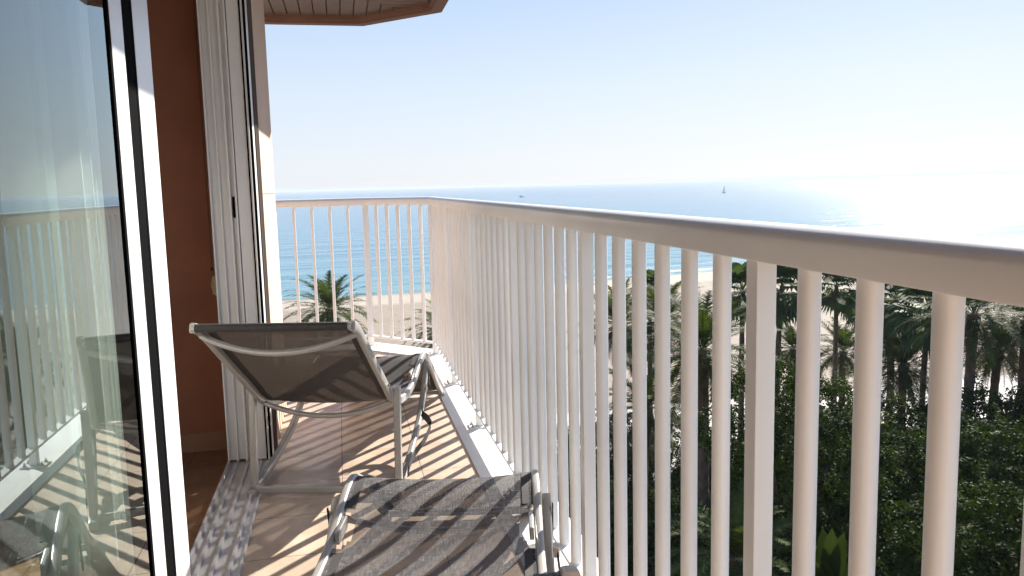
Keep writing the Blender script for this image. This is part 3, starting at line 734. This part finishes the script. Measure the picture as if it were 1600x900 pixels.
def leafy_crown(seed, nclump=420, per=75, R=(3.4, 3.4, 3.4), ls=.075):
    rnd = random.Random(seed); bm = bmesh.new(); lob = []
    for i in range(26):
        a = rnd.uniform(0, 2*PI); z = rnd.uniform(-.3, .98); q = math.sqrt(max(0, 1-z*z))
        lob.append((Vector((math.cos(a)*q, math.sin(a)*q, z)), rnd.uniform(.15, .5)))
    for i in range(nclump):
        z = rnd.uniform(-.75, 1); a = rnd.uniform(0, 2*PI); q = math.sqrt(max(0, 1-z*z)); d = Vector((math.cos(a)*q, math.sin(a)*q, z))
        rr = .66+max(w_*min(1, max(0, d.dot(l)-.84)/.10) for l, w_ in lob); rr = min(rr, 1.15)
        inner = rnd.random() < .25
        rr *= rnd.uniform(.35, .75) if inner else rnd.uniform(.84, 1.04)
        c = Vector((d.x*R[0]*rr, d.y*R[1]*rr, d.z*R[2]*rr)); cr = rnd.uniform(.30, .62)
        sprig = (not inner) and rnd.random() < .22
        ax = (d*.6+Vector((rnd.uniform(-.5, .5), rnd.uniform(-.5, .5), rnd.uniform(.2, 1)))).normalized()
        for k in range(per if not sprig else per//2):
            o = Vector((rnd.gauss(0, 1), rnd.gauss(0, 1), rnd.gauss(0, 1))).normalized()*cr*rnd.uniform(.55, 1)
            if o.dot(d) < -.2*cr: o = -o
            if sprig:
                f = rnd.random(); o = ax*(f*1.15)+Vector((rnd.gauss(0, 1), rnd.gauss(0, 1), rnd.gauss(0, 1)))*.13*(1.2-f)
            p = c+o; s_ = ls*rnd.uniform(.7, 1.35)
            n = (o.normalized()*.9+Vector((rnd.gauss(0, .6), rnd.gauss(0, .6), rnd.gauss(0, .6)+.3))).normalized(); t_ = n.orthogonal().normalized(); t_.rotate(Matrix.Rotation(rnd.uniform(0, 6.28), 3, n)); b_ = n.cross(t_)
            v = [bm.verts.new(p-t_*s_), bm.verts.new(p-b_*s_*.5+n*s_*.12), bm.verts.new(p+t_*s_), bm.verts.new(p+b_*s_*.5+n*s_*.12)]
            bm.faces.new(v)
    me = bpy.data.meshes.new('crown'); bm.to_mesh(me); bm.free(); me.materials.append(M['ficus']); return me
LC = [leafy_crown(s) for s in (21, 22, 23)]
def tree_limbs(t, h, seed):
    rnd = random.Random(seed); bm = bmesh.new()
    sweep(bm, [(0, 0, 0), (.1, .05, h*.3), (.05, .1, h*.6)], circ(1, 10), up=Vector((0, 1, 0)), scale=[.34, .26, .22])
    for i in range(6):
        a = i*PI/3+rnd.uniform(-.3, .3); r = rnd.uniform(1.4, 2.3)
        sweep(bm, [(.05, .1, h*rnd.uniform(.42, .58)), (math.cos(a)*r*.5, math.sin(a)*r*.5, h*.7), (math.cos(a)*r, math.sin(a)*r, h*rnd.uniform(.85, 1.0))], circ(1, 7), up=Vector((0, 1, 0)), scale=[.16, .10, .03])
    return obj('trunk', bm, M['bark'], t, smooth=True)
trees = [ # px, top py, distance, crown radius scale, label
 (1285, 590, 40, .95, 'leafy dark tree top just right of the fan palm, between the first two round bars'),
 (1400, 612, 41, 1.0, 'round-topped leafy tree below the short bright date palm'),
 (1545, 600, 42, 1.1, 'tallest leafy tree right of the nearest bar, touching the palm trunks'),
 (1680, 595, 42, 1.1, 'leafy tree cut by the right border below the last palm'),
 (1205, 690, 38, .8, 'lower leafy tree right of the square post behind drooping palm fronds'),
 (1120, 700, 42, .85, 'leafy tree behind the trunk of the large near date palm'),
 (1040, 650, 46, .85, 'leafy tree seen through the bars under the row of date palms'),
 (960, 640, 48, .85, 'leafy tree seen between the closely spaced middle bars'),
 (880, 660, 50, .85, 'leafy tree at the left end of the garden, hidden by overlapping bars'),
 (1300, 690, 31, .95, 'shaded leafy tree in the second row below the fan palm gap'),
 (1440, 690, 32, 1.0, 'shaded leafy tree in the second row behind the nearest round bar'),
 (1580, 670, 32, 1.05, 'leafy tree with lit sprigs in the second row at the right border'),
 (1740, 660, 32, 1.05, 'second-row leafy tree just beyond the right border'),
 (1030, 780, 33, .85, 'shaded leafy tree low between the middle bars'),
 (930, 760, 36, .85, 'shaded leafy tree low behind the overlapping bars'),
 (1250, 820, 24, .8, 'darkest leafy tree at the bottom just right of the square post'),
 (1400, 810, 24, .85, 'leafy tree at the bottom border between the two nearest bars'),
 (1560, 770, 25, .9, 'front leafy tree with bright yellow-green sprigs at the lower right'),
 (1720, 780, 24, .9, 'front-row leafy tree just beyond the lower right corner'),
 (1080, 900, 24, .75, 'dark leafy tree at the bottom edge left of the square post'),
]
trees.append((0, 0, 0, .85, 'leafy tree added seaward of the young palm below the square post to shade it'))  # extra tree, added to keep the sun off the young palm
for i, (px, py, d, s, lab) in enumerate(trees):
    c = at(px, py, d) if d else at(1150, 815, 21)+Vector((4.3, 4.6, 3.0)); R_ = 3.4*s; top = c.z-(.8 if d > 38 else .3); hz = top-R_*.98-GZ
    t = thing('leafy_tree', lab, 'tree', (c.x, c.y, GZ), group='dense leafy trees in the garden')
    tree_limbs(t, max(2, hz+R_*.5), 60+i)
    child('crown', LC[i % 3], t, hz, s, i*2.1)
    if hz > R_*.6: pass

# broad-leaved plant at the bottom
c = at(1297, 905, 17)
pl = thing('broad_leaved_plant', 'plant with upright paddle-shaped leaves at the bottom between the near bars', 'plant', (c.x, c.y, GZ))
rnd = random.Random(4); bm = bmesh.new(); hh = c.z-GZ
for i in range(14):
    az = i*2.4; el = math.radians(rnd.uniform(45, 84)); L = rnd.uniform(1.5, 2.2); d = Vector((math.cos(az)*math.cos(el), math.sin(az)*math.cos(el), math.sin(el))); s = Vector((-math.sin(az), math.cos(az), 0)); prev = None
    for k in range(9):
        f = k/8; q = Vector((0, 0, hh-.9))+d*L*f+Vector((0, 0, -.4*f*f*L*math.cos(el))); w_ = .20*math.sin(PI*max(.06, min(1, (f-.25)/.75)))**.8 if f > .25 else .02
        n = d.cross(s); cur = (bm.verts.new(q-s*w_+n*w_*.3), bm.verts.new(q), bm.verts.new(q+s*w_+n*w_*.3))
        if prev:
            bm.faces.new((prev[0], prev[1], cur[1], cur[0])); bm.faces.new((prev[1], prev[2], cur[2], cur[1]))
        prev = cur
obj('leaf_cluster', bm, M['banana'], pl, smooth='all')
bm = bmesh.new(); sweep(bm, [(0, 0, 0), (.05, 0, hh*.5), (0, 0, hh-.8)], circ(1, 8), up=Vector((0, 1, 0)), scale=[.14, .12, .1]); obj('stem', bm, M['trunk'], pl)

# ------------------------------------------------------------------ boats far out
def hull(bm, L, W, H_):
    pts = [(-L/2, W*.42), (-L*.1, W/2), (L*.25, W*.42), (L/2, 0), (L*.25, -W*.42), (-L*.1, -W/2), (-L/2, -W*.42)]
    b = [bm.verts.new((x*.9, y*.7, -.2)) for x, y in pts]; t = [bm.verts.new((x, y, H_*(1+.3*(x > L*.4)))) for x, y in pts]
    bm.faces.new(b[::-1]); bm.faces.new(t)
    for i in range(7): bm.faces.new((b[i], b[(i+1) % 7], t[(i+1) % 7], t[i]))
m1 = thing('motor_boat', 'tiny motor boat on the pale sea above the corner of the railing', 'boat', (296, 1281, G), math.radians(-15))
bm = bmesh.new(); hull(bm, 9, 2.8, 1.2); obj('hull', bm, M['boathull'], m1)
bm = bmesh.new(); box(bm, -1.5, 1.2, -.9, .9, 1.2, 2.6, .2); obj('cabin', bm, M['boatdark'], m1)
m2 = thing('sailing_boat', 'tiny sailing boat with a mast near the horizon above the middle of the railing', 'boat', (602, 1162, G), math.radians(20))
bm = bmesh.new(); hull(bm, 9, 2.8, 1.1); obj('hull', bm, M['boatdark'], m2)
bm = bmesh.new(); sweep(bm, [(.5, 0, 1), (.5, 0, 12)], circ(.14, 8), up=Vector((0, 1, 0))); obj('mast', bm, M['boatdark'], m2)
bm = bmesh.new(); v = [bm.verts.new(p) for p in ((.4, .03, 2), (-3.2, .25, 2), (.4, .03, 11))]; bm.faces.new(v); v = [bm.verts.new(p) for p in ((.4, -.03, 2), (-3.2, .19, 2), (.4, -.03, 11))]; bm.faces.new(v)
obj('sail', bm, M['boathull'], m2)

# ------------------------------------------------------------------ low wall and lamp posts on the promenade
a = at(1500, 569, 66); b = at(1900, 556, 95)
wl = thing('promenade_wall', 'low pale wall seen between palm trunks behind the garden at the right border', 'wall', (a.x, a.y, G+.97))
dv = Vector((b.x-a.x, b.y-a.y, 0)); bm = bmesh.new(); L = dv.length
box(bm, 0, L, -.15, .15, 0, .75, .02); o = obj('wall_body', bm, M['pave'], wl); wl.rotation_euler = (0, 0, math.atan2(dv.y, dv.x))
bm = bmesh.new(); box(bm, -.05, L+.05, -.22, .22, .753, .85, .02); obj('wall_cap', bm, M['plaster'], wl)
M['lamp'] = mat('pale_grey_lamp_paint', (.5, .5, .5), .4, metal=.2)
for k, (px, py, dd, lab) in enumerate([(1528, 560, 63, 'slim pale lamp post left of the two, beside the thick palm trunk'), (1595, 560, 66, 'slim pale lamp post at the right border behind the palms')]):
    c = at(px, py, dd); lp_ = thing('lamp_post', lab, 'lamp post', (c.x, c.y, G+.97), group='lamp posts on the promenade')
    bm = bmesh.new(); sweep(bm, [(0, 0, 0), (0, 0, 4.6)], circ(1, 10), up=Vector((0, 1, 0)), scale=[.08, .05]); obj('pole', bm, M['lamp'], lp_, smooth=True)
    bm = bmesh.new(); sweep(bm, [(0, 0, 4.55), (0, 0, 4.7), (0, 0, 4.78)], circ(1, 12), up=Vector((0, 1, 0)), scale=[.12, .34, .08]); obj('lamp_shade', bm, M['lamp'], lp_)
# ------------------------------------------------------------------ sea haze
bm = bmesh.new(); box(bm, -55000, 55000, -7000, 55000, -1600, 7.5)
hm = bpy.data.materials.new('sea_haze'); hm.use_nodes = True; t = hm.node_tree; t.nodes.remove(t.nodes["Principled BSDF"])
pv = node(t, "ShaderNodeVolumePrincipled"); pv.inputs["Color"].default_value = (.78, .85, .93, 1); pv.inputs["Density"].default_value = .00018; pv.inputs["Anisotropy"].default_value = 0
t.links.new(pv.outputs[0], t.nodes["Material Output"].inputs["Volume"])
hb = obj('haze', bm, hm); hb['kind'] = 'stuff'
